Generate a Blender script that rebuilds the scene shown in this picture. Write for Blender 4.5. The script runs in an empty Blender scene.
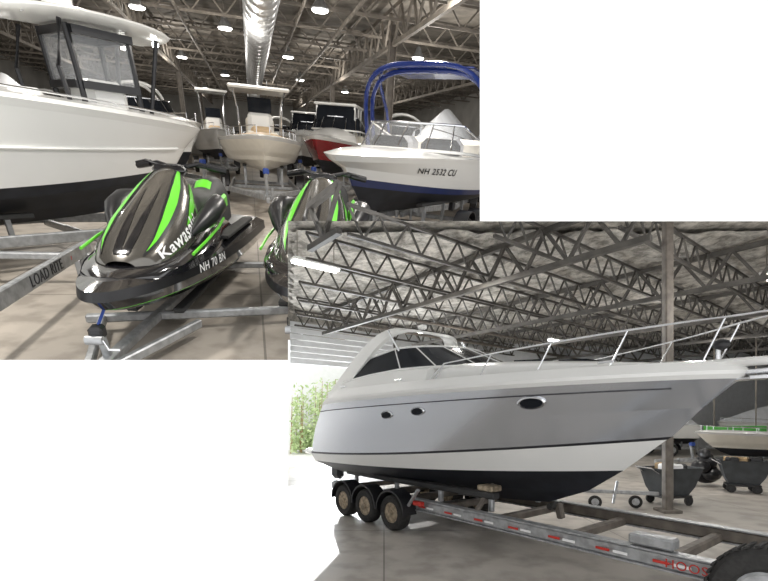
import bpy, math, random
from mathutils import Vector, Matrix, noise as mnoise
random.seed(7)
V=Vector
scn=bpy.context.scene
scn.view_settings.view_transform='Standard'
scn.view_settings.look='None'

# ------------------------------------------------------------ materials
def mat(name,col,rough=.5,metal=0,noise=0,scale=4,bump=0,emit=0,coat=0,alpha=1,trans=0,detail=6,col2=None,e=(.38,.62)):
    m=bpy.data.materials.new(name); m.use_nodes=True
    nt=m.node_tree; b=nt.nodes['Principled BSDF']
    b.inputs['Base Color'].default_value=(*col,1)
    b.inputs['Roughness'].default_value=rough
    b.inputs['Metallic'].default_value=metal
    if coat: b.inputs['Coat Weight'].default_value=coat; b.inputs['Coat Roughness'].default_value=.05
    if trans: b.inputs['Transmission Weight'].default_value=trans
    if alpha<1: b.inputs['Alpha'].default_value=alpha
    if emit:
        b.inputs['Emission Color'].default_value=(*col,1); b.inputs['Emission Strength'].default_value=emit
    tc=nt.nodes.new('ShaderNodeTexCoord'); n=nt.nodes.new('ShaderNodeTexNoise')
    n.inputs['Scale'].default_value=scale; n.inputs['Detail'].default_value=detail
    if detail>10: n.inputs['Roughness'].default_value=.72
    nt.links.new(tc.outputs['Object'],n.inputs['Vector'])
    if noise or col2:
        r=nt.nodes.new('ShaderNodeValToRGB')
        c2=col2 or tuple(max(0,c*(1-noise)) for c in col)
        c1=col if col2 else tuple(min(1,c*(1+noise*.6)) for c in col)
        r.color_ramp.elements[0].position=e[0]; r.color_ramp.elements[1].position=e[1]
        r.color_ramp.elements[0].color=(*c2,1); r.color_ramp.elements[1].color=(*c1,1)
        nt.links.new(n.outputs['Fac'],r.inputs['Fac']); nt.links.new(r.outputs['Color'],b.inputs['Base Color'])
    if bump:
        bp=nt.nodes.new('ShaderNodeBump'); bp.inputs['Strength'].default_value=bump
        nt.links.new(n.outputs['Fac'],bp.inputs['Height']); nt.links.new(bp.outputs['Normal'],b.inputs['Normal'])
    return m
M_white=mat('gelcoat_white',(.8,.8,.78),.22,coat=.4,noise=.03,scale=.6)
M_cream=mat('gelcoat_cream',(.78,.74,.65),.3,coat=.3,noise=.04)
M_silver=mat('hull_silver',(.62,.64,.68),.2,.75,coat=.8,noise=.04,scale=.5)
M_black=mat('black_plastic',(.012,.012,.014),.35,noise=.2)
M_gloss=mat('gloss_black',(.01,.01,.012),.1,coat=1,noise=.1)
M_rubber=mat('tire_rubber',(.025,.024,.023),.8,noise=.3,scale=20)
M_bottom=mat('antifoul_dark',(.012,.014,.02),.6,noise=.3)
M_blue=mat('tower_blue',(.012,.03,.17),.25,.2,coat=.4,noise=.05)
M_navy=mat('navy_stripe',(.02,.03,.10),.3,noise=.1)
M_red=mat('hull_red',(.24,.015,.02),.25,coat=.5,noise=.08)
M_green=mat('decal_green',(.13,.62,.03),.3,coat=.4,noise=.05)
M_grey=mat('hood_grey',(.12,.112,.098),.18,.5,coat=1,noise=.1)
M_seat=mat('vinyl_dark',(.03,.03,.03),.6,noise=.2)
M_tan=mat('vinyl_tan',(.6,.45,.28),.6,noise=.08)
M_chrome=mat('stainless',(.75,.76,.78),.15,1,noise=.05)
M_galv=mat('galvanised',(.42,.43,.44),.42,.6,noise=.2,scale=12)
M_steel=mat('roof_steel',(.23,.205,.175),.6,.2,noise=.25,scale=3)
M_steelB=mat('roof_steel_dark',(.10,.093,.084),.6,.2,noise=.25,scale=3)
M_rust=mat('rusty_hub',(.40,.33,.24),.6,.5,noise=.4,scale=15)
M_glass=mat('tinted_glass',(.012,.014,.018),.12,0,noise=.1)
M_glass.node_tree.nodes['Principled BSDF'].inputs['IOR'].default_value=1.22
M_clear=mat('clear_vinyl',(.7,.72,.74),.08,0,alpha=.22,noise=.02)
M_duct=mat('spiral_duct',(.62,.63,.64),.35,.7,noise=.1,scale=8)
M_lamp=mat('lamp_lens',(1,.98,.92),.5,emit=14)
M_wt=mat('decal_white',(.85,.85,.85),.4,noise=.02)
M_bk=mat('decal_black',(.02,.02,.025),.4,noise=.02)
M_redref=mat('reflector_red',(.5,.03,.02),.35,noise=.1)
M_winch=mat('winch_blue',(.03,.07,.3),.4,noise=.1)
M_cart=mat('cart_grey',(.05,.055,.06),.6,noise=.2)
M_grn=mat('sign_green',(.12,.5,.10),.5,noise=.05)
M_yel=mat('pallet_wood',(.4,.28,.15),.8,noise=.3,scale=10)
M_wrap=mat('shrink_wrap',(.75,.77,.8),.35,noise=.06,scale=3,bump=.2)
M_wall=mat('painted_white_wall',(.93,.93,.93),.9,noise=.01)
M_wallA=mat('hall_wall',(.38,.37,.35),.8,noise=.15,scale=.8)
M_door=mat('rollup_door_paint',(.72,.74,.76),.5,noise=.05)
M_leaf=mat('foliage_hazy',(.42,.58,.25),.8,scale=3,col2=(.70,.80,.50))  # outdoor haze and overexposure put into the pale leaf colours
M_outdoor=mat('outdoor_white',(.85,.86,.86),.9,noise=.03)
M_colm=mat('column_steel',(.15,.13,.11),.6,noise=.25,scale=6)

def concrete(name,c1,c2,sc,joint,rough=.45):
    m=mat(name,c1,rough,noise=.0,scale=sc,col2=c2,bump=.03,detail=10)
    nt=m.node_tree; b=nt.nodes['Principled BSDF']
    tc=nt.nodes.new('ShaderNodeTexCoord')
    br=nt.nodes.new('ShaderNodeTexBrick'); br.offset=0
    br.inputs['Scale'].default_value=1; br.inputs['Brick Width'].default_value=joint; br.inputs['Row Height'].default_value=joint
    br.inputs['Mortar Size'].default_value=.012
    br.inputs['Color1'].default_value=(1,1,1,1); br.inputs['Color2'].default_value=(.93,.93,.93,1); br.inputs['Mortar'].default_value=(.5,.5,.5,1)
    nt.links.new(tc.outputs['Object'],br.inputs['Vector'])
    mx=nt.nodes.new('ShaderNodeMixRGB'); mx.blend_type='MULTIPLY'; mx.inputs[0].default_value=1
    src=b.inputs['Base Color'].links[0].from_socket
    nt.links.new(src,mx.inputs[1]); nt.links.new(br.outputs['Color'],mx.inputs[2]); nt.links.new(mx.outputs[0],b.inputs['Base Color'])
    n2=nt.nodes.new('ShaderNodeTexNoise'); n2.inputs['Scale'].default_value=sc*6; n2.inputs['Detail'].default_value=10
    nt.links.new(tc.outputs['Object'],n2.inputs['Vector'])
    r=nt.nodes.new('ShaderNodeValToRGB'); r.color_ramp.elements[0].color=(.66,.65,.64,1); r.color_ramp.elements[0].position=.38; r.color_ramp.elements[1].position=.56
    nt.links.new(n2.outputs['Fac'],r.inputs['Fac'])
    mx2=nt.nodes.new('ShaderNodeMixRGB'); mx2.blend_type='MULTIPLY'; mx2.inputs[0].default_value=.8
    nt.links.new(mx.outputs[0],mx2.inputs[1]); nt.links.new(r.outputs[0],mx2.inputs[2]); nt.links.new(mx2.outputs[0],b.inputs['Base Color'])
    return m
M_floorB=concrete('concrete_floor_b',(.48,.44,.395),(.36,.335,.30),.35,4,.55)
M_floorA=concrete('concrete_floor_a',(.46,.41,.35),(.33,.295,.255),.5,3,.55)
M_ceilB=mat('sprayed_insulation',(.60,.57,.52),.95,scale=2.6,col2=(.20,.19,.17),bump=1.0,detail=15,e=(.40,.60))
M_ceilA=mat('roof_deck',(.28,.255,.22),.9,scale=1.5,col2=(.15,.137,.12),bump=.6,detail=10)

# ------------------------------------------------------------ mesh builder
class MB:
    def __init__(s): s.v=[];s.f=[];s.m=[];s.mats=[];s.T=None
    def mi(s,m):
        if m not in s.mats: s.mats.append(m)
        return s.mats.index(m)
    def add(s,vs,fs,m):
        o=len(s.v)
        for p in vs:
            p=V(p)
            if s.T is not None: p=s.T@p
            s.v.append(p)
        for k,f in enumerate(fs):
            s.f.append([i+o for i in f]); s.m.append(s.mi(m[k] if isinstance(m,list) else m))
    def box(s,c,d,m,R=None,b=.0):
        x,y,z=[q/2 for q in d]
        k=min(x,y,z)*.35 if b==0 else min(b,min(x,y,z)*.9)
        vs=[];idx={}
        for sx in(-1,1):
            for sy in(-1,1):
                for sz in(-1,1):
                    for a in range(3):
                        p=[sx*(x-(k if a!=0 else 0)),sy*(y-(k if a!=1 else 0)),sz*(z-(k if a!=2 else 0))]
                        idx[(sx,sy,sz,a)]=len(vs); vs.append(V(p))
        fs=[]
        for a in range(3):
            o=[q for q in range(3) if q!=a]
            for sg in(-1,1):
                f=[]
                for (p,q) in((-1,-1),(1,-1),(1,1),(-1,1)):
                    t=[0,0,0];t[a]=sg;t[o[0]]=p;t[o[1]]=q
                    f.append(idx[(*t,a)])
                fs.append(f)
        for a in range(3):
            o=[q for q in range(3) if q!=a]
            for p in(-1,1):
                for q in(-1,1):
                    t0=[0,0,0];t0[o[0]]=p;t0[o[1]]=q
                    ta=t0[:];ta[a]=-1;tb=t0[:];tb[a]=1
                    fs.append([idx[(*ta,o[0])],idx[(*tb,o[0])],idx[(*tb,o[1])],idx[(*ta,o[1])]])
        for sx in(-1,1):
            for sy in(-1,1):
                for sz in(-1,1): fs.append([idx[(sx,sy,sz,a)] for a in range(3)])
        if R is not None: vs=[R@p for p in vs]
        s.add([p+V(c) for p in vs],fs,m)
    def frame(s,a,up=V((0,0,1))):
        a=a.normalized(); u=V(up)
        if abs(a.dot(u))>.98: u=V((1,0,0))
        y=u.cross(a).normalized(); z=a.cross(y)
        return Matrix((a,y,z)).transposed()
    def beam(s,p0,p1,w,h,m,up=V((0,0,1))):
        p0=V(p0);p1=V(p1);s.box((p0+p1)/2,((p1-p0).length,w,h),m,s.frame(p1-p0,up))
    def bar(s,p0,p1,w,m):
        p0=V(p0);p1=V(p1);F=s.frame(p1-p0);h=w/2
        vs=[p+F@V((0,a,b)) for p in(p0,p1) for a,b in((-h,-h),(h,-h),(h,h),(-h,h))]
        s.add(vs,[[0,1,5,4],[1,2,6,5],[2,3,7,6],[3,0,4,7],[0,3,2,1],[4,5,6,7]],m)
    def loft(s,rings,m,closed=True,cap=True,mf=None):
        n=len(rings[0]);vs=[p for r in rings for p in r];fs=[];ms=[]
        for i in range(len(rings)-1):
            for j in range(n if closed else n-1):
                k=(j+1)%n
                fs.append([i*n+j,i*n+k,(i+1)*n+k,(i+1)*n+j]); ms.append(mf(i,j) if mf else m)
        if cap:
            fs.append(list(range(n))[::-1]);ms.append(m)
            fs.append([(len(rings)-1)*n+j for j in range(n)]);ms.append(m)
        s.add(vs,fs,ms)
    def cyl(s,p0,p1,r,m,n=12,r1=None):
        s.tube([p0,p1],r,m,n,rs=[r,r if r1 is None else r1])
    def tube(s,pts,r,m,n=7,rs=None,closed=False):
        pts=[V(p) for p in pts];rings=[]
        for i,p in enumerate(pts):
            a=pts[max(0,i-1)];b=pts[min(len(pts)-1,i+1)]
            F=s.frame(b-a) ; rr=rs[i] if rs else r
            rings.append([p+F@V((0,rr*math.cos(t*2*math.pi/n),rr*math.sin(t*2*math.pi/n))) for t in range(n)])
        s.loft(rings,m)
    def lathe(s,o,axis,prof,m,n=28,mf=None):
        F=s.frame(V(axis));rings=[]
        for r,h in prof:
            rings.append([V(o)+F@V((h,r*math.cos(t*2*math.pi/n),r*math.sin(t*2*math.pi/n))) for t in range(n)])
        s.loft(rings,m,mf=(lambda i,j:mf(i)) if mf else None)
    def ell(s,c,r,m,nu=14,nv=8,R=None):
        rings=[]
        for i in range(nv+1):
            t=-math.pi/2+math.pi*i/nv; cr=max(math.cos(t),.02)
            ring=[V((r[0]*cr*math.cos(2*math.pi*j/nu),r[1]*cr*math.sin(2*math.pi*j/nu),r[2]*math.sin(t))) for j in range(nu)]
            rings.append([V(c)+(R@p if R else p) for p in ring])
        s.loft(rings,m)
    def tmesh(s,body,size,ex,bold=0):
        cu=bpy.data.curves.new('t','FONT');cu.body=body;cu.size=size;cu.extrude=ex;cu.align_x='CENTER';cu.align_y='CENTER';cu.space_character=1.1;cu.resolution_u=3;cu.offset=bold
        ob=bpy.data.objects.new('t',cu);scn.collection.objects.link(ob);bpy.context.view_layer.update()
        me=ob.evaluated_get(bpy.context.evaluated_depsgraph_get()).to_mesh()
        r=([v.co.copy() for v in me.vertices],[list(p.vertices) for p in me.polygons])
        bpy.data.objects.remove(ob);return r
    def text(s,body,size,m,o,X,N,ex=.004):
        vs,fs=s.tmesh(body,size,ex)
        X=V(X).normalized();N=V(N);N=(N-X*N.dot(X)).normalized();Y=N.cross(X)
        F=Matrix((X,Y,N)).transposed()
        s.add([V(o)+F@v for v in vs],fs,m)
    def textmap(s,body,size,m,fn,bold=0):
        vs,fs=s.tmesh(body,size,0,bold)
        s.add([fn(v.x,v.y) for v in vs],fs,m)
    def wheel(s,c,axis,R,w,hub=M_rust):
        h=w/2
        s.lathe(c,axis,[(R*.55,-h*.8),(R*.62,-h),(R*.88,-h),(R*.97,-h*.75),(R,-h*.3),(R,h*.3),(R*.97,h*.75),(R*.88,h),(R*.62,h),(R*.55,h*.8)],M_rubber)
        s.lathe(c,axis,[(R*.57,-h*.82),(R*.52,-h*.9),(R*.46,-h*.5),(R*.2,-h*.45),(R*.17,-h*1.05),(R*.1,-h*1.1)],hub,20)
        s.lathe(c,axis,[(R*.57,h*.82),(R*.52,h*.9),(R*.46,h*.5),(R*.2,h*.45),(R*.17,h*1.05),(R*.1,h*1.1)],hub,20)
        F=s.frame(V(axis))
        for k in range(6):
            a=k*math.pi/3
            for sg in(-1,1):
                p=V(c)+F@V((sg*h*.5,R*.32*math.cos(a),R*.32*math.sin(a)))
                s.cyl(p,p+F@V((sg*h*.25,0,0)),R*.04,M_black,6)
    def obj(s,name,M=Matrix(),sharp=35):
        me=bpy.data.meshes.new(name);me.from_pydata([tuple(p) for p in s.v],[],s.f)
        for m in s.mats: me.materials.append(m)
        me.polygons.foreach_set('material_index',s.m)
        me.polygons.foreach_set('use_smooth',[True]*len(s.f))
        me.validate();me.update()
        import bmesh
        bm=bmesh.new();bm.from_mesh(me);bmesh.ops.recalc_face_normals(bm,faces=bm.faces);bm.to_mesh(me);bm.free()
        try: me.set_sharp_from_angle(angle=math.radians(sharp))
        except Exception as e: print(e)
        ob=bpy.data.objects.new(name,me);scn.collection.objects.link(ob);ob.matrix_world=M
        return ob

# ------------------------------------------------------------ camera
FP=450.;PX,PY=384.,418.;HC=2.0
cam=bpy.data.cameras.new('camera');co=bpy.data.objects.new('camera',cam);scn.collection.objects.link(co)
co.location=(0,0,HC);co.rotation_euler=(math.pi/2,0,0)
cam.sensor_width=36;cam.lens=36*FP/768;cam.shift_y=(PY-290.5)/768;cam.clip_end=2000
scn.camera=co
def ray(u,v): return V(((u-PX)/FP,1,(PY-v)/FP))
def pY(u,v,Y): return V((0,0,HC))+ray(u,v)*Y
def pB(u,v,z=0):
    r=ray(u,v);return V((0,0,HC))+r*((z-HC)/r.z)
SA=8.;HA=1.7
Fv=V((-134,450,278)).normalized()
Uv=-V((-60,450,-757.3)).normalized(); Uv=(Uv-Fv*Uv.dot(Fv)).normalized()
Rv=Fv.cross(Uv)
MA=Matrix.Translation(V((0,0,HC))-Uv*SA*HA)@(Matrix((Rv*SA,Fv*SA,Uv*SA)).transposed().to_4x4())
def aray(u,v):
    w=V((u-PX,FP,PY-v));return V((w.dot(Rv),w.dot(Fv),w.dot(Uv)))
def aD(u,v,y): r=aray(u,v);return V((0,0,HA))+r*(y/r.y)
def aZ(u,v,z): r=aray(u,v);return V((0,0,HA))+r*((z-HA)/r.z)
def place(x,y,d,z=0): return Matrix.Translation((x,y,z))@Matrix.Rotation(math.atan2(d[1],d[0]),4,'Z')

# ------------------------------------------------------------ world
w=bpy.data.worlds.new('sky');scn.world=w;w.use_nodes=True
w.node_tree.nodes['Background'].inputs[0].default_value=(1,1,1,1)
w.node_tree.nodes['Background'].inputs[1].default_value=1.5

# ------------------------------------------------------------ front wall
WY=2.5
def panel(name,u0,u1,v0,v1):
    mb=MB();a=pY(u0,v0,WY);b=pY(u1,v1,WY)
    vs=[(a.x,WY,b.z),(b.x,WY,b.z),(b.x,WY,a.z),(a.x,WY,a.z)]
    vs+=[(x,WY+.004,z) for x,_,z in vs]
    mb.add(vs,[[0,1,2,3],[4,5,6,7],[0,1,5,4],[1,2,6,5],[2,3,7,6],[3,0,4,7]],M_wall);mb.obj(name)
panel('wall_front_upper',480,1100,-300,221)
panel('wall_front_lower',-300,288,360,778)

# ------------------------------------------------------------ hull generator
def spt(l,s): return V((l['x0']+(l['x']-l['x0'])*s, l['b']*max(0,1-s**l['p'])**l['q'], l['zs']+(l['ze']-l['zs'])*s**l['r']))
def hull(mb,lines,mats,N=30,deck=M_white,camber=.08,transom=M_white):
    S=[1-(1-i/N)**1.6 for i in range(N+1)]
    for sg in(1,-1):
        for i in range(len(lines)-1):
            vs=[];fs=[]
            for l in(lines[i],lines[i+1]):
                for s_ in S: p=spt(l,s_);vs.append((p.x,p.y*sg,p.z))
            for k in range(N): fs.append([k,k+1,N+1+k+1,N+1+k])
            mb.add(vs,fs,mats[i])
    tr=[spt(l,0) for l in lines]
    for a,b in zip(tr[:-1],tr[1:]):
        mb.add([(a.x,a.y,a.z),(b.x,b.y,b.z),(b.x,-b.y,b.z),(a.x,-a.y,a.z)],[[0,1,2,3]],transom)
    if deck:
        rings=[]
        for s_ in S:
            p=spt(lines[-1],s_)
            rings.append([V((p.x,p.y*t,p.z+camber*(1-t*t)*min(1,p.y*2))) for t in(-1,-.75,-.5,-.25,0,.25,.5,.75,1)])
        mb.loft(rings,deck,closed=False,cap=False)
def surf(lines,i,s,f,sg):
    a=spt(lines[i],s).lerp(spt(lines[i+1],s),f)
    b=spt(lines[i],s+.01).lerp(spt(lines[i+1],s+.01),f)
    c=spt(lines[i],s).lerp(spt(lines[i+1],s),f+.1)
    for q in(a,b,c): q.y*=sg
    X=(b-a).normalized();Yd=(c-a).normalized();n=X.cross(Yd)
    if n.y*sg<0:n=-n
    return a,X,n.normalized()
def hulltext(mb,lines,body,size,m,i,s0,f0,sg,off=.012):
    l0,l1=lines[i],lines[i+1];H=(spt(l1,s0)-spt(l0,s0)).length;Lx=(l0['x']+l1['x'])/2
    def fn(tx,ty):
        a,X,n=surf(lines,i,s0-sg*tx/Lx,f0+ty/H,sg);return a+n*off
    mb.textmap(body,size,m,fn,size*.01)
def L(b,x,zs,ze,p=2.6,q=.85,r=1.5,x0=0.): return dict(b=b,x=x,zs=zs,ze=ze,p=p,q=q,r=r,x0=x0)
def glines(Ln,bm,k=.5,ss=1.6,sb=1.95,flare=1.):
    h=ss-k;B=bm/2
    return [L(.02,.80*Ln,k,k+.10*h,3,.7,4),L(.5*B,.86*Ln,k+.16*h,k+.30*h,2.2,.9,3),L(.86*B,.90*Ln,k+.33*h,k+.50*h,2.3,.9,2.5),
            L(.89*B,.915*Ln,k+.42*h,k+.62*h,2.4,.88,2.2),L(.93*B,.94*Ln,k+.58*h,k+.76*h,2.6,.82,2),L(1.*B,.985*Ln,ss-.08,sb-.08,2.8,.72,2),L(1.02*B,Ln,ss,sb,2.9,.68,2),L(.93*B,.975*Ln,ss+.03,sb+.03,2.9,.68,2)]

def trailer(mb,Ln,wd,axles,z=.5,wr=.33,tongue=1.6,frame=M_galv,bunkz=.75,x0=.2):
    hw=wd/2
    for sg in(-1,1):
        mb.beam((x0,sg*hw*.8,z),(Ln*.72,sg*hw*.8,z),.08,.14,frame)
        mb.beam((Ln*.72,sg*hw*.8,z),(Ln+tongue*.4,sg*.06,z),.08,.14,frame)
        mb.beam((x0,sg*hw*.45,bunkz),(Ln*.6,sg*hw*.45,bunkz),.12,.06,M_seat)
        for x in(x0+.4,Ln*.35,Ln*.55): mb.bar((x,sg*hw*.45,z),(x,sg*hw*.45,bunkz),.06,frame)
        for ax in axles:
            mb.wheel((ax,sg*(hw+.0),wr),(0,1,0),wr,.22,M_galv)
            rings=[]
            for k in range(9):
                a=math.pi*k/8
                rings.append([V((ax+math.cos(a)*(wr+.08),sg*(hw)+q,wr+math.sin(a)*(wr+.1))) for q in(-.14,.14)]+[V((ax+math.cos(a)*(wr+.1),sg*(hw)+q,wr+math.sin(a)*(wr+.12))) for q in(.14,-.14)])
            mb.loft(rings,M_black)
    for x in(x0+.2,Ln*.4,Ln*.7): mb.beam((x,-hw*.8,z-.06),(x,hw*.8,z-.06),.07,.1,frame)
    for ax in axles: mb.cyl((ax,-hw,wr),(ax,hw,wr),.035,M_black,8)
    mb.beam((Ln*.8,0,z-.02),(Ln+tongue,0,z-.02),.1,.12,frame)
    mb.cyl((Ln+tongue*.7,.12,0.03),(Ln+tongue*.7,.12,z+.25),.035,frame,8)
    mb.cyl((Ln+tongue*.7,.09,.07),(Ln+tongue*.7,.15,.07),.07,M_black,10)
    mb.beam((Ln+.05,0,z),(Ln+.15,0,z+.55),.08,.08,frame)
    mb.box((Ln+.1,0,z+.6),(.16,.16,.14),M_winch)

def boat(name,M,Ln=6.,bm=2.3,k=.55,ss=1.6,sb=1.9,hm=M_white,bot=M_bottom,stripe=None,top='tt',axles=None,tr=True,deck=M_white,reg=None,th=1.85,rail=True,tongue=1.6):
    mb=MB();l=glines(Ln,bm,k,ss,sb)
    hull(mb,l,[bot,bot,stripe or hm,hm,hm,M_white,M_white],deck=deck,transom=hm)
    B=bm/2
    z0=ss
    mb.box((-.25,0,ss-.1),(.35,.34,.75),M_black,b=.1);mb.box((-.3,0,ss-.75),(.16,.14,.9),M_black)
    if rail:
      for sg in(-1,1):
        pts=[]
        for i in range(9):
            s_=.55+.43*i/8;p=spt(l[-1],s_);pts.append((p.x-.05,p.y*sg*.92,p.z+.2))
            if i%2==0: mb.cyl((p.x-.05,p.y*sg*.92,p.z),pts[-1],.012,M_chrome,6)
        mb.tube(pts,.014,M_chrome,6)
    if top=='tt':
        cx=Ln*.42
        mb.box((cx,0,z0+.40),(.8,.75,.8),M_white,b=.12)
        mb.box((cx-.9,0,z0+.35),(.5,.9,.7),M_cream,b=.1)
        mb.box((cx+.62,0,z0+.2),(.5,.6,.4),M_tan,b=.08)
        mb.box((Ln*.72,.32,z0+.12),(.9,.3,.25),M_cream,b=.08);mb.box((Ln*.72,-.32,z0+.12),(.9,.3,.25),M_cream,b=.08)
        mb.box((cx-.1,0,z0+th),(1.9,bm*.65,.09),M_white,b=.04)
        for sx in(-.6,.5):
            for sg in(-1,1): mb.tube([(cx+sx*.6,sg*B*.45,z0+.1),(cx+sx*.8,sg*B*.48,z0+th*.65),(cx+sx,sg*B*.55,z0+th-.03)],.028,M_chrome)
        mb.box((cx+.3,0,z0+.95),(.04,.7,.4),M_glass,Matrix.Rotation(-.3,3,'Y'))
        for k_ in range(5): mb.cyl((cx-1.0,-.6+.3*k_,z0+th-.05),(cx-1.15,-.6+.3*k_,z0+th+.35),.02,M_chrome,6)
    if top in('ws','cabin','tower','arch'):
        zz=z0+.05
        if top in('cabin','arch'):
            rings=[]
            for i in range(9):
                t=i/8;x=Ln*(.42+.46*t);wv=spt(l[-1],x/(.975*Ln)).y*.8;hh=.42*(1-t**2)+.03;zb=spt(l[-1],x/(.975*Ln)).z
                rings.append([V((x,wv*math.cos(a*math.pi/10),zb+hh*math.sin(a*math.pi/10)**.6)) for a in range(11)])
            mb.loft(rings,M_white);zz=z0+.42
        low=[];up=[]
        fx=.48 if top=='tower' else .42
        for i in range(13):
            a=-math.pi/2+math.pi*i/12
            low.append(V((Ln*fx+math.cos(a)*Ln*.13,math.sin(a)*B*.82,zz+.02)));up.append(V((Ln*(fx-.02)+math.cos(a)*Ln*.06,math.sin(a)*B*.74,zz+.45)))
        low=[V((Ln*.22,-B*.84,zz))]+low+[V((Ln*.22,B*.84,zz))];up=[V((Ln*.2,-B*.8,zz+.2))]+up+[V((Ln*.2,B*.8,zz+.2))]
        mb.loft([low,up],M_clear if top=='tower' else M_glass,closed=False,cap=False);mb.tube(up,.022,M_chrome);mb.tube(low,.025,M_white)
        for j in(3,5,7,9,11): mb.cyl(low[j],up[j],.014,M_chrome,6)
        if top!='tower':
            for sg in(-1,1): mb.box((Ln*.3,sg*.45,z0+.2),(.5,.5,.65),M_cream,b=.1)
        else:
            for sg in(-1,1):
                mb.box((Ln*.34,sg*.5,z0+.12),(.5,.5,.4),M_wt,b=.1)
                mb.box((Ln*.46,sg*.55,z0+.1),(.5,.7,.36),M_black,b=.1)
        mb.box((.5,0,z0+.15),(.6,bm*.7,.4),M_cream,b=.1)
    if top=='arch':
        for x in(Ln*.18,Ln*.26):
            pts=[V((x+.5*math.sin(a*math.pi/12),-B*.9*math.cos(a*math.pi/12),z0+.1+1.25*math.sin(a*math.pi/12)**.5)) for a in range(13)]
            mb.tube(pts,.05,M_white)
    if top=='cabin':
        mb.box((Ln*.32,0,z0+1.25),(Ln*.3,bm*.7,.08),M_white,b=.04)
        for sg in(-1,1):
            for x in(Ln*.2,Ln*.3,Ln*.44): mb.bar((x,sg*B*.62,z0+.3),(x,sg*B*.62,z0+1.22),.06,M_white)
            mb.add([(Ln*.2,sg*B*.62,z0+.5),(Ln*.44,sg*B*.62,z0+.5),(Ln*.44,sg*B*.62,z0+1.2),(Ln*.2,sg*B*.62,z0+1.2)],[[0,1,2,3]],M_glass)
        mb.add([(Ln*.48,-B*.62,z0+.5),(Ln*.48,B*.62,z0+.5),(Ln*.44,B*.62,z0+1.2),(Ln*.44,-B*.62,z0+1.2)],[[0,1,2,3]],M_glass)
    if top=='tower':
        bx=Ln*.36
        for dx,hh in((0,1.42),(.28,1.36)):
            pts=[]
            for a in range(21):
                t=a*math.pi/20;c=math.cos(t);s_=math.sin(t)
                pts.append(V((bx-dx+.55*s_**.6,-B*1.0*(abs(c)**.55)*(1 if c>0 else -1),ss+hh*s_**.5)))
            mb.tube(pts,.045,M_blue,8)
        for sg in(-1,1):
            mb.tube([(bx-1.0,sg*B*.97,ss+.05),(bx-.6,sg*B*.93,ss+.75),(bx+.1,sg*B*.82,ss+1.2),(bx+.35,sg*B*.7,ss+1.32)],.035,M_blue)
        mb.box((bx-.3,0,ss+1.40),(1.3,bm*.72,.035),M_blue,b=.012)
    if top=='cover':
        rings=[]
        for i in range(11):
            t=i/10;x=Ln*.97*t;s_=t;wv=max(.03,spt(l[-1],s_).y*1.02);zb=spt(l[-1],s_).z-.1;hh=.15+1.0*math.sin(math.pi*min(1,t*.9+.12))
            rings.append([V((x,wv*c,zb+hh*(1-abs(c)**1.3))) for c in(-1,-.7,-.4,0,.4,.7,1)])
        mb.loft(rings,M_wrap)
    if reg:
        for sg in(-1,1): hulltext(mb,l,reg[0],reg[3],M_bk,4,reg[1],reg[2],sg)
    if tr: trailer(mb,Ln,bm*.92,axles or [Ln*.25],bunkz=k+.18,z=.42,tongue=tongue)
    return mb.obj(name,M),l

# ================================================================= HALL A
A=lambda x,y,d: MA@place(x,y,d)
def quad(name,pts,m,M=Matrix()):
    mb=MB();mb.add(pts,[list(range(len(pts)))],m);return mb.obj(name,M)
CZ=5.7;YE=60
quad('floor',[(-16,3.3,0),(6.5,3.3,0),(16,12,0),(16,YE,0),(-16,YE,0)],M_floorA,MA)
quad('ceiling',[(-16,3.5,CZ),(16,3.5,CZ),(16,YE,CZ),(-16,YE,CZ)],M_ceilA,MA)
quad('wall_left',[(-16,3.5,0),(-16,YE,0),(-16,YE,CZ),(-16,3.5,CZ)],M_wallA,MA)
quad('wall_right',[(16,12,0),(16,YE,0),(16,YE,CZ),(16,12,CZ)],M_wallA,MA)
quad('wall_back',[(-16,YE,0),(16,YE,0),(16,YE,CZ),(-16,YE,CZ)],M_wallA,MA)
mb=MB()
def truss(mb,p0,p1,h,m,pan=.6,w=.07,ok=None):
    p0=V(p0);p1=V(p1);n=max(2,int((p1-p0).length/pan));d=(p1-p0)/n;dn=V((0,0,-h))
    for i in range(n):
        a=p0+d*i;b=p0+d*(i+1)
        if ok and not(ok(a+dn) and ok(b+dn)): continue
        mb.bar(a,b,w,m);mb.bar(a+dn,b+dn,w,m)
        mb.bar(a,a.lerp(b,.5)+dn,w*.6,m);mb.bar(a.lerp(b,.5)+dn,b,w*.6,m)
for i in range(20): truss(mb,(-15,6+2.7*i,CZ-.12),(15,6+2.7*i,CZ-.12),.55,M_steel,1.0,.07)
for x in(-9,-3.4,4.6,10): truss(mb,(x,5,CZ-.2),(x,58,CZ-.2),.9,M_steel,1.2,.11)
for x in[-14+2*i for i in range(15)]: mb.bar((x,4,CZ-.06),(x,59,CZ-.06),.05,M_steel)
mb.obj('roof_trusses',MA)
for x,y in((4.6,17.8),(4.6,30.5),(-3.4,31.5),(-3.4,44),(4.6,44),(-9,24)):
    mb=MB();mb.box((x,y,CZ/2-.3),(.22,.06,CZ-.6),M_colm);mb.box((x-.1,y,CZ/2-.3),(.03,.24,CZ-.6),M_colm);mb.box((x+.1,y,CZ/2-.3),(.03,.24,CZ-.6),M_colm);mb.box((x,y,.03),(.4,.4,.06),M_colm);mb.obj('steel_column',MA)
mb=MB();pr=[]
y=6
while y<52:
    pr+= [(.43,y),(.455,y+.04),(.455,y+.12),(.43,y+.16)];y+=.8
mb.lathe((.5,0,4.75),(0,1,0),pr,M_duct,24)
for yy in range(8,52,4): mb.bar((.5,yy,5.15),(.5,yy,CZ),.04,M_steel)
mb.obj('ventilation_duct',MA)
mb=MB()
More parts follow.
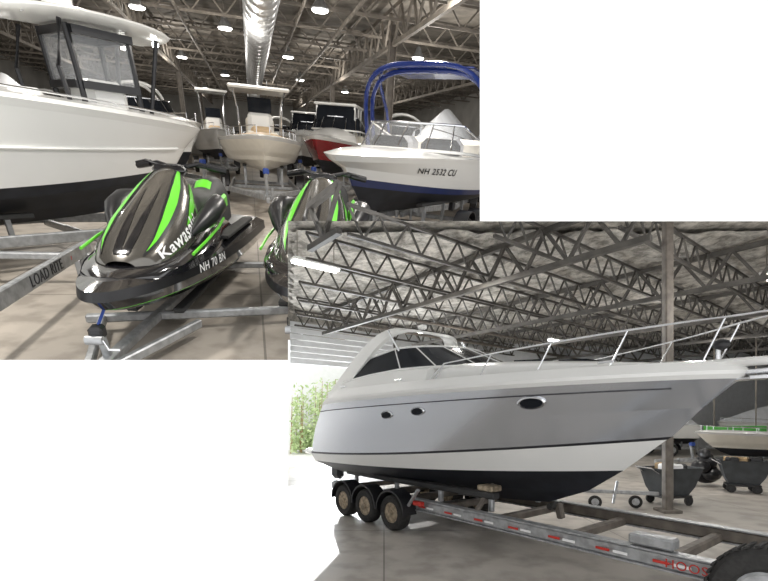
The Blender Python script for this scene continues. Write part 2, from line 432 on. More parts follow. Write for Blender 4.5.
for x,z in((-1.9,5.0),(1.7,5.05),(3.0,4.9)): mb.cyl((x,5,z),(x,56,z),.05,M_steel,8)
mb.obj('sprinkler_pipes',MA)
lampA=[(320,10),(137,7),(288,57),(182,57),(418,58),(345,92),(205,88),(225,28),(300,80),(225,75)]
for i,(u,v) in enumerate(lampA):
    p=aZ(u,v,4.95)
    if p.y>56: p=aD(u,v,50)
    mb=MB();mb.lathe((0,0,0),(0,0,1),[(.24,0),(.25,.03),(.12,.2),(.08,.34),(.02,.36)],M_galv,20)
    mb.lathe((0,0,-.012),(0,0,1),[(.23,0),(.2,-.03),(.02,-.045)],M_lamp,20)
    mb.bar((0,0,.34),(0,0,CZ-p.z-.02),.02,M_steel);mb.obj('high_bay_lamp',MA@Matrix.Translation(p))
def arealight(name,M,loc,size,power,dirv,col=(1,.96,.9)):
    li=bpy.data.lights.new(name,'AREA');li.shape='DISK';li.size=size;li.energy=power;li.color=col
    ob=bpy.data.objects.new(name,li);scn.collection.objects.link(ob)
    P=M@V(loc);D=(M.to_3x3()@V(dirv)).normalized()
    ob.location=P;ob.rotation_euler=D.to_track_quat('-Z','Y').to_euler();return ob
def point(name,M,loc,r,power,col=(1,.95,.88)):
    li=bpy.data.lights.new(name,'POINT');li.energy=power;li.color=col;li.shadow_soft_size=r
    ob=bpy.data.objects.new(name,li);scn.collection.objects.link(ob);ob.location=M@V(loc)
for x,y in((-2.6,5.5),(2.4,6),(-5,12),(4,12)):
    arealight('lamp_light',MA,(x,y,4.85),.45*SA,12000,(0,0,-1))
for x,y in((-2.4,10),(2.6,11),(-6,18),(0,17),(6,18),(-3,27),(4,27),(-8,34),(1,37),(8,36),(-4,47),(5,48)):
    point('hall_fill',MA,(x,y,3.9),.5,12500)  # added fill points hanging below the lamps, brighten roof and hall

# --- left big centre console boat
Ln=6.8;bm=2.6
l=[L(.02,5.3,.42,.6,3,.7,4),L(.6,5.8,.6,.85,2.2,.9,3),L(1.08,6.1,.80,1.08,2.3,.85,2.5),L(1.15,6.25,.92,1.2,2.4,.85,2.2),
   L(1.22,6.5,1.4,1.5,2.6,.75,2),L(1.29,6.75,1.90,1.72,2.9,.66,2),L(1.31,6.82,1.98,1.8,3,.62,2),L(1.2,6.65,2.03,1.86,3,.62,2)]
mb=MB();hull(mb,l,[M_bottom,M_bottom,M_bottom,M_white,M_white,M_white,M_white],deck=M_white,N=40)
for sg in(-1,1):
    mb.tube([ (lambda q:(q.x,(q.y+.02)*sg,q.z))(spt(l[4],i/20)) for i in range(20)],.018,M_white,6)
    pts=[]
    for i in range(8):
        s_=.45+.5*i/7;p=spt(l[-1],s_);pts.append((p.x-.05,p.y*sg*.92,p.z+.07))
    mb.tube(pts,.014,M_chrome,6)
cx=5.2;z=1.84
mb.box((cx,0,z+.2),(.6,.6,.5),M_white,b=.1)
mb.box((cx-1.1,0,z+.1),(.5,.9,.3),M_white,b=.1)
rings=[]
for i in range(13):
    t=i/12;x=cx-1.15+2.1*t;wv=.78*(1-abs(2*t-1)**4*.35)
    rings.append([V((x,wv*math.copysign(abs(math.cos(a))**.6,math.cos(a)),z+1.04+.03*t+.065*math.sin(a)+.05*(1-(2*t-1)**2))) for a in[2*math.pi*j/24 for j in range(24)]])
mb.loft(rings,M_white)
xs=(cx-.40,cx+.40);ys=(-.40,.40)
for x in xs:
    for y in ys:
        mb.tube([(x,y,z),(x-.02,y*.98,z+.5),(x-.05,y*.95,z+1.0)],.038,M_black)
    for q in(.36,.95): mb.bar((x-.03,ys[0],z+q),(x-.03,ys[1],z+q),.09,M_black)
    mb.add([(x-.02,ys[0],z+.34),(x-.02,ys[1],z+.34),(x-.05,ys[1],z+.98),(x-.05,ys[0],z+.98)],[[0,1,2,3]],M_clear)
for y in ys:
    for q in(.36,.95): mb.bar((xs[0],y,z+q),(xs[1],y,z+q),.09,M_black)
    mb.add([(xs[0],y,z+.34),(xs[1],y,z+.34),(xs[1],y,z+.98),(xs[0],y,z+.98)],[[0,1,2,3]],M_clear)
    mb.box((cx+.75,y*1.1,z+.97),(.05,.10,.06),M_lamp)
for sg in(-1,1):
    mb.tube([(cx-.7,sg*.66,z),(cx-.75,sg*.64,z+.5),(cx-.6,sg*.6,z+1.0)],.03,M_black)
    mb.tube([(cx+.5,sg*.45,z+.05),(cx+.7,sg*.55,z+1.0)],.03,M_black)
    mb.cyl((cx-.95,sg*.5,z+1.0),(cx-1.1,sg*.55,z+1.4),.02,M_chrome,6)
mb.cyl((cx-.3,0,z+1.12),(cx-.3,0,z+1.3),.18,M_white,16)
bx,by=aD(199,131,10).x,10.
d=V((.77,.64)).normalized()
trailer(mb,6.2,2.2,[1.6,2.5],bunkz=.62,z=.38,tongue=.2)
mb.obj('center_console_boat',A(bx-d.x*6.82,by-d.y*6.82,d))
mb=MB()
mb.beam((-2.12,3.7,.42),(-2.06,6.7,.42),.06,.15,M_galv)
mb.text('LOAD RITE',.15,M_bk,(-2.06,5.3,.42),(0.02,1,0),(1,-.02,0),.008)
for k in range(3): mb.box((-2.05,6.0+.12*k,.42),(.012,.06,.05),M_redref)
mb.beam((-3.2,6.5,.33),(-2.0,6.5,.33),.1,.08,M_galv);mb.beam((-3.2,3.75,.33),(-2.1,3.75,.33),.1,.08,M_galv)
mb.beam((-3.2,3.7,.42),(-3.15,6.7,.42),.06,.15,M_galv)
for y in (3.9,6.4):
    mb.box((-2.12,y,.16),(.08,.08,.32),M_galv)
    mb.box((-3.15,y,.16),(.08,.08,.32),M_galv)
mb.obj('boat_trailer',MA)

# --- centre boat
p=aD(258,140,14)
boat('center_console_boat',A(p.x+.15,p.y+6,(0.0,-1)),6,2.75,k=.85,ss=1.68,sb=1.82,hm=M_cream,bot=M_cream,top='tt',deck=M_tan,th=1.35,tongue=1.0)
# --- right bowrider
d=V((-.65,-.76)).normalized();p=aD(334,156,7.6)
boat('bowrider_boat',A(p.x-d.x*5.5,p.y-d.y*5.5,d),5.5,2.6,k=.68,ss=1.68,sb=1.6,top='tower',stripe=M_navy,reg=('NH 2532 CU',.66,.45,.19),axles=[1.6,2.4],rail=False,tongue=.3)
p=aD(305,140,17);d=V((-.35,-.93))
boat('cabin_cruiser_boat',A(p.x-d.x*6+.3,p.y-d.y*6,d),6,2.3,hm=M_red,bot=M_bottom,k=.8,ss=1.8,sb=1.95,top='cabin',rail=False)
rows=[(-3.2,20,(.5,-.85),'arch',M_white,'express_boat'),(-5.2,28,(.4,-.9),'cabin',M_navy,'cabin_cruiser_boat'),(-1.7,28.5,(.1,-1),'tt',M_white,'center_console_boat'),
(-7.0,19,(.5,-.85),'cover',M_white,'shrink_wrapped_boat'),(-2.0,38,(.1,-1),'ws',M_cream,'bowrider_boat'),(-6,39,(.2,-1),'arch',M_white,'express_boat'),
(2.8,27,(-.2,-1),'cabin',M_white,'cabin_cruiser_boat'),(6.3,22.5,(-.4,-.9),'arch',M_white,'express_boat'),(5.9,15.6,(-.5,-.85),'cover',M_white,'shrink_wrapped_boat'),(10,21,(-.3,-.95),'cover',M_white,'shrink_wrapped_boat'),
(2.0,36,(0,-1),'arch',M_white,'express_boat'),(6.4,35,(-.2,-1),'cabin',M_navy,'cabin_cruiser_boat'),(-.3,47,(0,-1),'ws',M_white,'bowrider_boat'),(9.9,32,(-.2,-1),'cover',M_white,'shrink_wrapped_boat'),(-9.5,30,(.2,-1),'arch',M_white,'express_boat')]
for x,y,dd,tp,hm,nm in rows:
    dd=V(dd).normalized()
    boat(nm,A(x-dd.x*3,y-dd.y*3,dd),6.3,2.3,k=.7,ss=1.8,sb=2.05,hm=hm,top=tp)

# --- jet skis
def ski(name,M):
    mb=MB()
    l=[L(.02,2.6,.0,.16,3,.6,3),L(.48,2.95,.10,.20,3.0,.6,2),L(.57,3.10,.20,.26,3.0,.58,2),L(.585,3.13,.215,.275,3.0,.58,2),L(.62,3.22,.32,.36,3.1,.55,2),L(.61,3.2,.42,.43,3.1,.55,2),L(.50,3.05,.46,.46,3.1,.55,2)]
    hull(mb,l,[M_gloss,M_gloss,M_green,M_gloss,M_black,M_gloss],deck=M_black,camber=.02,transom=M_black)
    rings=[]
    for x,wv,t in((2.98,.12,.47),(2.85,.3,.50),(2.6,.43,.54),(2.2,.5,.60),(1.8,.50,.65),(1.4,.44,.66),(.9,.38,.60)):
        rings.append([V((x,wv*math.cos(a),.42+(t-.42)*max(0,math.sin(a))**.5)) for a in[math.pi*j/14 for j in range(15)]])
    mb.loft(rings,M_gloss)
    spec=[(2.80,.13,.54),(2.74,.24,.60),(2.58,.32,.70),(2.36,.37,.83),(2.1,.38,.96),(1.9,.36,1.06),(1.75,.31,1.13),(1.62,.25,1.16),(1.5,.17,1.10)]
    def hp(x,a,off=0):
        for k in range(len(spec)-1):
            if spec[k][0]>=x>=spec[k+1][0] or k==len(spec)-2: break
        A0,B0=spec[k],spec[k+1];f=(A0[0]-x)/(A0[0]-B0[0]);wv=A0[1]+(B0[1]-A0[1])*f;t=A0[2]+(B0[2]-A0[2])*f
        return V((x,wv*math.copysign(abs(math.cos(a))**.8,math.cos(a))+off*math.cos(a),.46+(t-.46)*max(0,math.sin(a))**.8+off*math.sin(a)))
    NJ=48
    rings=[[hp(x,math.pi*j/NJ) for j in range(NJ+1)] for x in[2.80-1.30*i/26 for i in range(27)]]
    mb.loft(rings,M_grey,closed=False,cap=False)
    def strip(x0,x1,fa,fw,m,off):
        for sg in(-1,1):
            rr=[]
            for i in range(31):
                t=i/30;x=x0+(x1-x0)*t
                row=[]
                for q in(-1,-.5,0,.5,1):
                    a=math.radians(fa(t)+fw(t)*q);P=hp(x,a,off);row.append(V((P.x,sg*P.y,P.z)))
                rr.append(row)
            mb.loft(rr,m,closed=False,cap=False)
    strip(2.74,1.55,lambda t:50+22*t,lambda t:2+9*math.sin(math.pi*min(1,t*1.0))**.8,M_black,.004)
    strip(2.70,1.58,lambda t:52+20*t,lambda t:.3+6*math.sin(math.pi*t)**.8,M_green,.008)
    strip(2.2,1.58,lambda t:30+18*t,lambda t:.3+4.5*math.sin(math.pi*t)**.8,M_green,.008)
    strip(2.76,2.0,lambda t:84,lambda t:6*(1-t),M_gloss,.006)
    mb.box((1.60,0,1.13),(.14,.34,.09),M_gloss,b=.04)
    for sg in(-1,1):
        rings=[]
        for x,y,z,r in((2.2,.36,.64,.03),(2.05,.42,.72,.09),(1.9,.47,.79,.12),(1.7,.48,.84,.12),(1.5,.42,.85,.09),(1.4,.35,.84,.03)):
            rings.append([V((x,sg*(y+r*math.cos(a)*.8),z+r*math.sin(a)*.8)) for a in[2*math.pi*j/12 for j in range(12)]])
        mb.loft(rings,M_black)
        mb.textmap('Kawasaki',.16,M_wt,lambda tx,ty,sg=sg:(lambda q:V((q.x,sg*q.y,q.z)))(hp(2.34-sg*tx,max(.05,.44+ty*2.8),.012)),.003)
        mb.tube([(1.5,0,1.14),(1.42,sg*.2,1.18),(1.30,sg*.36,1.15)],.022,M_black)
        mb.tube([(1.35,sg*.30,1.165),(1.27,sg*.48,1.13)],.034,M_black)
        mb.tube([(1.5,sg*.14,1.16),(1.5,sg*.28,1.20),(1.46,sg*.40,1.17)],.012,M_black)
        mb.tube([(2.5,sg*.48,.545),(2.2,sg*.50,.59),(1.8,sg*.50,.64),(1.5,sg*.47,.68)],.014,M_green,6)
        hulltext(mb,l,'NH 70 BN',.11,M_wt,4,.66,.45,sg,.008)
    mb.box((1.5,0,1.12),(.16,.2,.12),M_black,b=.04)
    rings=[]
    for x,wv,t in((1.5,.14,.9),(1.35,.17,.97),(1.0,.19,.9),(.75,.2,.9),(.65,.2,.98),(.35,.2,1.0),(.2,.18,.9),(.15,.1,.7)):
        rings.append([V((x,wv*math.cos(a),.45+(t-.45)*max(0,math.sin(a))**.4)) for a in[math.pi*j/12 for j in range(13)]])
    mb.loft(rings,M_seat,mf=lambda i,j:M_green if i==3 and 3<j<8 else M_seat)
    for sg in(-1,1):
        mb.box((1.0,sg*.46,.50),(1.2,.14,.04),M_rubber)
        mb.box((1.05,sg*.30,.74),(.5,.06,.16),M_green,Matrix.Rotation(.15,3,'Y'),b=.03)
    mb.cyl((2.98,0,.30),(3.14,0,.33),.03,M_chrome,8)
    return mb.obj(name,M)
d=V((-.17,-.98)).normalized();d2=V((-.25,-.97)).normalized();sk=1.32;SZ=.22
def skiM(bx,by,d=d,z=SZ): return A(bx-d.x*3.2*sk,by-d.y*3.2*sk,d)@Matrix.Translation((0,0,z))@Matrix.Diagonal((sk,1.0,1.02,1))
p=aD(88,278,3.72);ski('jet_ski',skiM(p.x,3.72))
ski('jet_ski',skiM(p.x+1.46,3.85,d2))
mb=MB();q=skiM(p.x,3.72);inv=MA.inverted()@q
def sp(x,y,z): r=inv@V((x,y,0));return V((r.x,r.y,z))
TZ=.13
for sx in(0,1.46):
    o=V((sx,.13*(sx/1.46),0))
    for sg in(-1,1): mb.beam(sp(.4,sg*.22,TZ+.07)+o,sp(2.4,sg*.22,TZ+.07)+o,.1,.05,M_seat)
    mb.beam(sp(.2,0,TZ)+o,sp(3.3,0,TZ)+o,.09,.08,M_galv)
    mb.beam(sp(3.2,0,TZ)+o,sp(3.24,0,.42)+o,.06,.06,M_galv)
    mb.box(sp(3.25,0,.38)+o,(.10,.12,.10),M_black);mb.cyl(sp(3.3,-.06,.34)+o,sp(3.3,.06,.34)+o,.035,M_galv,12)
    mb.tube([sp(3.3,.06,.34)+o,sp(3.32,.10,.28)+o,sp(3.32,.18,.28)+o],.01,M_chrome)
    mb.cyl(sp(3.28,0,.38)+o,sp(3.12,0,.50)+o,.012,M_winch,6)
for xx in(2.5,.8): mb.beam(sp(xx,-.6,TZ),sp(xx,-.6,TZ)+V((2.8,.30,0)),.08,.08,M_galv)
mb.beam(sp(2.5,-.45,TZ),sp(3.42,-.04,TZ),.06,.08,M_galv);mb.beam(sp(2.5,.45,TZ),sp(3.42,.04,TZ),.06,.08,M_galv)
for sx in(-.45,2.3):
    c=sp(1.2,0,.23)+V((sx-.25,.2 if sx>0 else 0,0));mb.wheel(c,(.99,-.15,0),.23,.16,M_galv)
mb.obj('jet_ski_trailer',MA)

# ================================================================= HALL B
CB=6.5
e1=V((-.612,.791,0));e2=V((.791,.612,0))
kx=(288-PX)/FP;kz=(PY-221)/FP
D0=V((kx*18.4,18.4,0));D1=D0+e2*13
def YT(z): return (z-HC)/kz
yc=YT(CB)
quad('floor',[(kx*WY-.0,WY,0),(14,WY,0),(26,22,0),(26,30,0),(D1.x,D1.y,0),(D0.x,D0.y,0)],M_floorB)
mb=MB()
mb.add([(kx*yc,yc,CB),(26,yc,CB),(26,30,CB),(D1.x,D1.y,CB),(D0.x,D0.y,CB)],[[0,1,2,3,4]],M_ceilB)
G=.16;nx=int(29/G);ny=int(19/G)   # lumpy sprayed foam under the deck
def cz(x,y):
    n=mnoise.noise(V((x*1.6,y*1.6,0)))*.10+mnoise.noise(V((x*4.2,y*4.2,3)))*.075+mnoise.noise(V((x*.5,y*.5,7)))*.05
    return CB-.12-n
vs=[];ok={}
for j in range(ny+1):
    for i in range(nx+1):
        x=-4+G*i;y=yc+.3+G*j;vs.append((x,y,cz(x,y)))
        ok[(i,j)]= x>kx*y+.02 and x<26 and y<29.8 and (V((x,y,0))-D0).dot(e1)<-.02 and (CB-.3-HC)/y<kz+.005
fs=[[j*(nx+1)+i,j*(nx+1)+i+1,(j+1)*(nx+1)+i+1,(j+1)*(nx+1)+i] for j in range(ny) for i in range(nx) if ok[(i,j)] and ok[(i+1,j)] and ok[(i,j+1)] and ok[(i+1,j+1)]]
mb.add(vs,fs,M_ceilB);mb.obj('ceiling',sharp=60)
quad('wall_bulkhead',[(kx*WY,WY,HC+kz*WY),(14,WY,HC+kz*WY),(26,yc,CB),(kx*yc,yc,CB)],M_wall)
quad('wall_left',[(kx*WY,WY,0),(D0.x,D0.y,0),(D0.x,D0.y,CB),(kx*yc,yc,CB),(kx*WY,WY,HC+kz*WY)],M_wall)
quad('wall_right',[(14,WY,0),(26,22,0),(26,30,0),(26,30,CB),(26,yc,CB),(14,WY,HC+kz*WY)],M_wallA)
quad('wall_back',[(D1.x,D1.y,0),(26,30,0),(26,30,CB),(D1.x,D1.y,CB)],M_door)
dw=5.5;dh=4.6
a=D0;b=D0+e2*dw
mb=MB()
mb.add([(b.x,b.y,0),(D1.x,D1.y,0),(D1.x,D1.y,CB),(b.x,b.y,CB)],[[0,1,2,3]],M_door)
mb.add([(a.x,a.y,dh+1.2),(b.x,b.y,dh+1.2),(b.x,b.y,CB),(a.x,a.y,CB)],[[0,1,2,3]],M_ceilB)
mb.obj('wall_door_side')
mb=MB()
for i in range(7):
    z=dh-.25+.25*i;o=e1*-.1
    mb.beam(a+o+V((0,0,z))+e2*.05,b+o+V((0,0,z)),.05,.22,M_door)
mb.beam(b+V((0,0,0))-e1*.1,b+V((0,0,dh+1.3))-e1*.1,.12,.14,M_steelB)
mb.obj('door_1')
quad('exterior_yard',[(D0.x-.0,D0.y,-.02),(D0.x+.791*dw,D0.y+.612*dw,-.02),(1.5,28.5,-.02),(kx*28.5,28.5,-.02)],M_outdoor)
quad('outdoor_backdrop',[(kx*28.2,28.2,-.02),(2,28.2,-.02),(2,28.2,6.9),(kx*28.2,28.2,6.9)],M_outdoor)  # added white backdrop in place of the overexposed sky, hides hall A
mb=MB()
for i in range(60):
    x=random.uniform(-5.8,-.2);y=random.uniform(25.2,27.4);h=random.uniform(2.0,4.3) if i%3 else random.uniform(.8,1.6)
    x=max(x,kx*y+.15)
    mb.cyl((x,y,0),(x+.1,y,h),.04,M_yel,5,.015)
    for k in range(110):
        zc=random.uniform(.05,1)*h;rr=.75
        c=V((x+random.gauss(0,.3)*rr*1.4,y+random.gauss(0,.3),zc+random.gauss(0,.15)))
        if c.x<kx*c.y+.18 or c.z<.1: continue
        s_=random.uniform(.08,.17);R=Matrix.Rotation(random.uniform(0,6),3,V((random.random(),random.random(),random.random())).normalized())
        mb.add([c+R@V(q) for q in((-s_,0,0),(0,-s_*.5,0),(s_,0,.03),(0,s_*.5,0))],[[0,1,2,3]],M_leaf)
mb.obj('shrub_hedge')
def okB(p): return p.y>YT(p.z)+.25 and p.x>kx*p.y+.1 and p.y<29 and p.x<26 and (p-D0).dot(e1)<-.15
mb=MB()
for i in range(-2,17):
    o=D0-e1*(.6+1.75*i)
    truss(mb,o+V((0,0,CB-.2))-e2*8,o+e2*40+V((0,0,CB-.2)),.6,M_steelB,.8,.065,okB)
for j in range(-2,7):
    o=D0+e2*(1.0+4.8*j)+V((0,0,CB-.25))
    truss(mb,o-e1*30,o,.85,M_steelB,1.1,.12,okB)
mb.obj('roof_trusses')
mb=MB()
for j,zz in((.4,5.45),(1.2,5.5)):
    o=D0-e1*2.2*(1+j)+V((0,0,zz));mb.cyl(o+e2*1,o+e2*30,.045,M_colm,8)
mb.obj('sprinkler_pipes')
mb=MB();mb.box((6.05,9.6,3.2),(.17,.17,6.4),M_colm,b=.02);mb.box((6.05,9.6,.03),(.4,.4,.06),M_colm);mb.obj('steel_column')
mb=MB();mb.box((12.6,14.0,3.2),(.17,.17,6.4),M_colm,b=.02);mb.box((12.6,14.0,.03),(.4,.4,.06),M_colm);mb.obj('steel_column')
for u,v,z in((316,266,5.66),(557,341,5.55),(772,279,5.55)):
    dd=e2;Ls=1.25
    c=pB(u,v,z);mb=MB()
    mb.beam(c-dd*Ls/2+V((0,0,.05)),c+dd*Ls/2+V((0,0,.05)),.26,.07,M_white)
    for q in(-.07,.07):
        n=V((-dd.y,dd.x,0));mb.cyl(c-dd*Ls*.48+n*q-V((0,0,.01)),c+dd*Ls*.48+n*q-V((0,0,.01)),.03,M_lamp,8)
    mb.bar(c+dd*.5,c+dd*.5+V((0,0,CB-z-.1)),.02,M_steel);mb.bar(c-dd*.5,c-dd*.5+V((0,0,CB-z-.1)),.02,M_steel)
    mb.obj('fluorescent_fixture')
for x,y in((2,11),(9,13),(7,19),(14,19)): arealight('fixture_light',Matrix(),(x,y,5.5),.5,100,(0,0,-1))
for x,y in((1,13),(7,9),(10,17),(3,17),(17,20)): point('ceiling_fill',Matrix(),(x,y,4.3),.1,85,(1,.97,.93))  # added fill points with no fixture, lift the ceiling
dl=arealight('daylight_light',Matrix(),D0+e2*2.8+e1*.5+V((0,0,2.3)),4.2,800,(.55,-.8,-.05),(.90,.95,1))
sun=bpy.data.lights.new('sun_patch','SPOT');sun.energy=15000;sun.spot_size=math.radians(15);sun.spot_blend=.15;sun.shadow_soft_size=.05
so=bpy.data.objects.new('sun_patch_spot',sun);scn.collection.objects.link(so);so.location=(-3.2,24.5,4.0)  # added spot, stands in for sun falling through the door
tgt=pB(322,528,0);so.rotation_euler=(tgt-so.location).to_track_quat('-Z','Y').to_euler()

# --- express cruiser
d3=V((.612,-.791,0))
SC=V((-.6,10.9,0))
MBt=Matrix.Translation(SC)@Matrix.Rotation(math.atan2(d3.y,d3.x),4,'Z')
l=[L(.02,5.1,.60,.72,3,.7,4),L(.7,5.72,.82,.97,2.2,.9,3),L(1.22,6.2,1.05,1.30,2.4,.9,1.8,.02),L(1.33,6.72,1.22,1.73,2.4,.9,1.5,.05),L(1.335,6.78,1.26,1.77,2.4,.9,1.5,.07),
   L(1.40,7.1,1.78,2.12,2.6,.82,1.1,.35),L(1.43,7.46,2.27,2.44,2.9,.75,.6,.72),L(1.46,7.52,2.32,2.49,2.9,.74,.6,.78),L(1.45,7.54,2.37,2.53,2.9,.74,.6,.84),L(1.32,7.44,2.56,2.64,2.9,.74,.5,1.05)]
mb=MB();hull(mb,l,[M_bottom,M_bottom,M_white,M_bk,M_silver,M_silver,M_white,M_white,M_white],N=44,deck=M_white,camber=.05)
def ssx(x): return min(.999,max(0,(x-1.05)/(7.44-1.05)))
def cap_y(x): return spt(l[-1],ssx(x)).y
def cap_z(x): return spt(l[-1],ssx(x)).z
mb.box((-.25,0,1.22),(.8,2.3,.12),M_white,b=.04)
for sg in(-1,1):
    pts=[]
    for i in range(26):
        s_=i/26*.97;q=spt(l[5],s_).lerp(spt(l[6],s_),.72);pts.append((q.x,(q.y+.006)*sg,q.z))
    mb.tube(pts,.009,M_bk,5)
rings=[]
for i in range(16):
    t=i/15;x=2.6+4.3*t;wv=max(.05,cap_y(x)*.84);hh=.34*(1-t**1.8)+.02;zb=cap_z(x)-.01
    rings.append([V((x,wv*math.copysign(abs(math.cos(a))**.7,math.cos(a)),zb+hh*max(0,math.sin(a))**.6)) for a in[math.pi*j/16 for j in range(17)]])
mb.loft(rings,M_white)
for x,r in((5.6,.22),(4.9,.26)):
    mb.box((x,0,cap_z(x)+.34*(1-((x-2.6)/4.3)**1.8)+.02),(r*2,r*2,.04),M_glass,Matrix.Rotation(.07,3,'Y'))
for sg in(-1,1):
    rings=[]
    for i in range(12):
        x=1.05+2.6*i/11;y=cap_y(x);z=cap_z(x);h=.08+.18*math.sin(math.pi*min(1,.1+i/11*.6))
        rings.append([V((x,sg*(y-.02),z)),V((x,sg*(y-.07),z+h*.8)),V((x,sg*(y-.16),z+h)),V((x,sg*(y-.28),z+h)),V((x,sg*(y-.32),z-.02))])
    mb.loft(rings,M_white)
low=[];up=[]
for i in range(19):
    a=-math.pi/2+math.pi*i/18
    low.append(V((2.95+math.cos(a)*1.5,math.sin(a)*1.16,2.84-.02*math.cos(a))));up.append(V((2.6+math.cos(a)*.85,math.sin(a)*1.0,3.26)))
low=[V((1.2,-1.22,2.72)),V((2.1,-1.2,2.80))]+low+[V((2.1,1.2,2.80)),V((1.2,1.22,2.72))]
up=[V((1.15,-1.19,2.82)),V((1.8,-1.08,3.14))]+up+[V((1.8,1.08,3.14)),V((1.15,1.19,2.82))]
mb.loft([low,up],M_glass,closed=False,cap=False);mb.tube(up,.022,M_white,8);mb.tube(low,.03,M_white,8)
for j in(2,5,8,11,14,17,20): mb.cyl(low[j],up[j],.012,M_white,6)
rings=[]
for i in range(25):
    t=math.pi*i/24;c=math.cos(t);s_=math.sin(t)**.42
    y=1.27*math.copysign(abs(c)**.4,c);z=2.5+1.32*s_;x=.85+1.5*s_;wd=.24-.07*s_
    y*= (1-.16*s_)
    T=.05
    rings.append([V((x-wd,y,z-.04)),V((x+wd,y,z-.12)),V((x+wd,y*(1-T),z-.12-T*s_)),V((x-wd,y*(1-T),z-.04-T*s_))])
mb.loft(rings,M_white)
mb.box((2.25,0,3.84),(.14,.14,.08),M_white)
for sg in(-1,1): mb.tube([(2.4,sg*1.0,3.62),(2.75,sg*1.02,3.2)],.02,M_chrome);
for y in(-.5,.5): mb.box((1.9,y,2.75),(.5,.55,.7),M_seat,b=.12)
for sg in(-1,1):
    pts=[];mid=[]
    for i in range(15):
        x=3.5+3.95*i/14;y=cap_y(min(x,7.3))*.93;z=cap_z(x);h=.22+.26*i/14
        if i==0:h=.02
        pts.append(V((x+.22,y*sg,z+h)));mid.append(V((x+.12,y*sg,z+h*.55)))
        if i%3==1: mb.cyl((x,y*sg,z-.02),pts[-1],.010,M_chrome,6)
    pts.append(V((7.78,0,3.14)));mb.tube(pts,.012,M_chrome,7)
rings=[]
for x,wv in((6.9,.26),(7.3,.22),(7.6,.15),(7.78,.07)):
    rings.append([V((x,wv*math.cos(a),2.62+.05*math.sin(a))) for a in[2*math.pi*j/12 for j in range(12)]])
mb.loft(rings,M_white)
mb.beam((7.35,0,2.5),(7.85,0,2.52),.06,.05,M_chrome);mb.box((7.66,0,2.44),(.22,.16,.05),M_chrome);mb.cyl((7.3,-.02,2.42),(7.72,-.02,2.44),.02,M_chrome,8)
mb.cyl((7.25,0,2.64),(7.25,0,2.8),.025,M_chrome,8);mb.ell((7.28,0,2.84),(.09,.065,.065),M_black)
for x in(1.3,3.0,6.3):
    for sg in(-1,1):mb.box((x,sg*(cap_y(x)*.97),cap_z(x)+.05),(.2,.03,.03),M_chrome)
for sg in(-1,1):
    for s_,f in((.345,.36),(.45,.42),(.725,.48)):
        a,X,n=surf(l,5,s_,f,sg);Yd=n.cross(X)
        rr=.17 if s_>.6 else .13
        F=Matrix((X,Yd,n)).transposed()
        ring=lambda k,o:[a+F@V((rr*k*math.cos(t*math.pi/12),rr*.48*k*math.sin(t*math.pi/12),o)) for t in range(24)]
        mb.loft([ring(1.15,-.02),ring(1.15,.02),ring(1.0,.035),ring(.95,.02)],M_chrome);mb.loft([ring(.97,-.01),ring(.9,.026)],M_glass)
for y in(-.45,.45): mb.box((-.25,y,.85),(.4,.2,.6),M_bottom,b=.08)
mb.obj('express_cruiser_boat',MBt)
# --- triple axle trailer
mb=MB()
for sg in(-1,1):
    for x in(1.2,1.95,2.76):
        mb.wheel((x,sg*1.12,.32),(0,1,0),.32,.24,M_rust)
        rings=[]
        for k in range(11):
            a=math.pi*k/10;rr=.37
            rings.append([V((x+math.cos(a)*rr,sg*1.12+q,.33+math.sin(a)*rr)) for q in(-.15,.15)]+[V((x+math.cos(a)*(rr+.03),sg*1.12+q,.33+math.sin(a)*(rr+.03))) for q in(.15,-.15)])
        mb.loft(rings,M_black)
    mb.beam((.3,sg*.92,.50),(8.6,sg*.88,.48),.10,.16,M_colm if sg>0 else M_galv)
    mb.beam((.3,sg*.92,.59),(8.6,sg*.88,.57),.16,.02,M_galv);mb.beam((.3,sg*.92,.41),(8.6,sg*.88,.39),.16,.02,M_galv)
    for k in range(7):
        x=3.3+.62*k;mb.box((x,sg*.98,.48),(.16,.012,.03),M_redref);mb.box((x+.2,sg*.98,.48),(.16,.012,.03),M_wt)
    mb.beam((.5,sg*.62,.80),(4.6,sg*.62,.80),.16,.1,M_seat)
    for x in(.8,2.2,3.4,4.5): mb.beam((x,sg*.62,.55),(x,sg*.62,.78),.08,.08,M_galv)
for x in(.4,1.5,2.4,3.4,4.6,5.8,7.0,8.5): mb.beam((x,-.9,.44),(x,.9,.44),.12,.12,M_colm)
for x in(1.2,1.95,2.76): mb.cyl((x,-1.1,.32),(x,1.1,.32),.05,M_black,10)
mb.beam((4.4,-.9,.52),(4.4,-.45,.95),.07,.07,M_colm);mb.beam((4.4,.9,.52),(4.4,.45,.95),.07,.07,M_colm);mb.box((4.4,-.55,.90),(.3,.25,.09),M_rust)
mb.beam((5.3,0,.5),(5.25,0,.72),.10,.10,M_colm);mb.cyl((5.2,-.15,.68),(5.2,.15,.68),.05,M_rubber,12)
for sg in(-1,1): mb.beam((8.4,sg*.88,.48),(10.4,sg*.1,.48),.12,.16,M_galv)
mb.box((6.9,-.86,.66),(.45,.2,.12),M_galv)
mb.text('HOOSIER',.13,M_redref,(7.35,-.985,.48),(1,0,0),(0,-1,0))
for sg in(-1,1):
    mb.wheel((8.0,sg*1.28,.46),(0.05,1,0),.46,.3,M_galv)
    for k in range(36):
        a=k*math.pi/18;mb.box((8.0+math.cos(a)*.462,sg*1.28,.46+math.sin(a)*.462),(.02,.26,.04),M_rubber,Matrix.Rotation(-a,3,'Y'))
mb.cyl((8.0,-1.2,.46),(8.0,1.2,.46),.05,M_black,10)
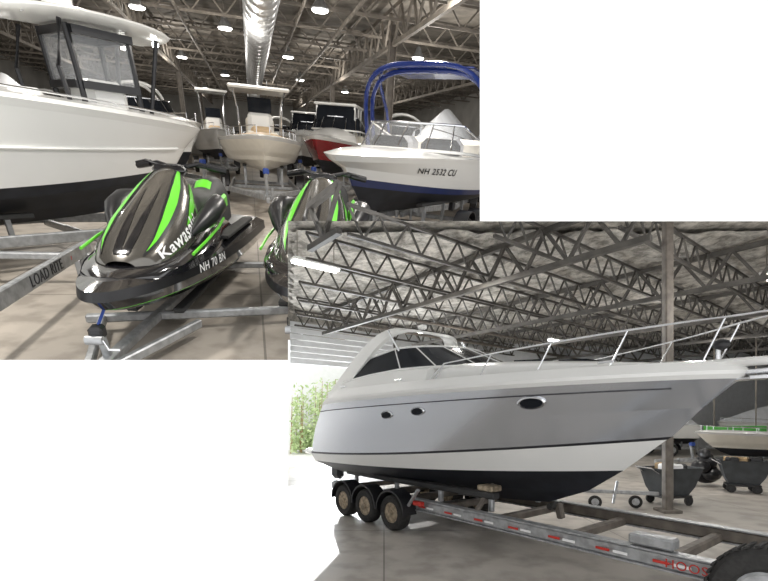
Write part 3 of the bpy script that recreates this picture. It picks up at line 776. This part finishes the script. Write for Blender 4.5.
mb.cyl((3.15,-1.15,.5),(3.4,-1.15,.8),.03,M_galv,8);mb.box((3.35,-1.1,.56),(.2,.1,.07),M_redref)
mb.obj('boat_trailer',MBt)

def cart(name,loc,ang,m):
    mb=MB();rings=[]
    for z,k in((.25,.62),(.45,.8),(.9,1.0),(.93,1.06),(.93,1.0),(.5,.75)):
        rings.append([V((sx*.55*k+(.12 if sx>0 else 0)*k*z,sy*.36*k,z)) for sx,sy in((-1,-1),(1,-1),(1.05,-.6),(1.05,.6),(1,1),(-1,1))])
    mb.loft(rings,m)
    for x in(-.3,.3):
        for y in(-.28,.28): mb.wheel((x,y,.12),(0,1,0),.12,.06,M_black)
    mb.box((0,0,.22),(.8,.6,.06),M_black);mb.tube([(-.5,-.25,.8),(-.75,-.25,.95),(-.75,.25,.95),(-.5,.25,.8)],.02,M_chrome)
    for k in range(6): mb.box((random.uniform(-.3,.3),random.uniform(-.2,.2),.93),(.3,.25,.2),random.choice([M_yel,M_rust,M_black,M_wt]),Matrix.Rotation(k,3,'Z'))
    mb.obj(name,Matrix.Translation(loc)@Matrix.Rotation(ang,4,'Z')@Matrix.Scale(.92,4))
c=pB(669,504);cart('tilt_cart',(c.x,c.y,0),.2,M_cart)
c=pB(742,492);cart('tilt_cart',(c.x,c.y,0),-.5,M_cart)
mb=MB()
c=pB(704,486)
for k in range(7): mb.ell((c.x+random.uniform(-.2,.2),c.y+random.uniform(-.2,.2),.25+.11*k),(.34-.03*k,.25,.2),M_black,10,6,Matrix.Rotation(k,3,'Z'))
mb.obj('trash_bags')
mb=MB();c=pB(622,508)
mb.beam((c.x-.9,c.y+.3,.35),(c.x+.7,c.y-.2,.35),.06,.08,M_galv)
for dx in(-.6,.3): mb.wheel((c.x+dx,c.y,.14),(.3,1,0),.14,.07,M_galv)
mb.beam((c.x-.2,c.y,.1),(c.x-.1,c.y,.6),.05,.05,M_galv);mb.obj('tow_dolly')
boat('bowrider_boat',Matrix.Translation((19.0,17.6,0))@Matrix.Rotation(math.pi+.10,4,'Z'),7.4,2.2,k=.5,ss=1.3,sb=1.5,top='ws',hm=M_cream)
boat('shrink_wrapped_boat',Matrix.Translation((24.5,24.5,0))@Matrix.Rotation(math.pi,4,'Z'),6.4,2.2,k=.6,ss=1.6,sb=1.8,top='cover')
boat('shrink_wrapped_boat',Matrix.Translation((16.5,24.5,0))@Matrix.Rotation(math.pi,4,'Z'),6.0,2.2,k=.6,ss=1.6,sb=1.8,top='cover')
mb=MB();c=pY(735,429,21.5)
mb.box((c.x,c.y,c.z),(3.0,.06,.3),M_grn);mb.bar((c.x-1,c.y,c.z),(c.x-1,c.y,CB-.1),.04,M_steel);mb.bar((c.x+1,c.y,c.z),(c.x+1,c.y,CB-.1),.04,M_steel);mb.obj('hanging_sign')
print('done')
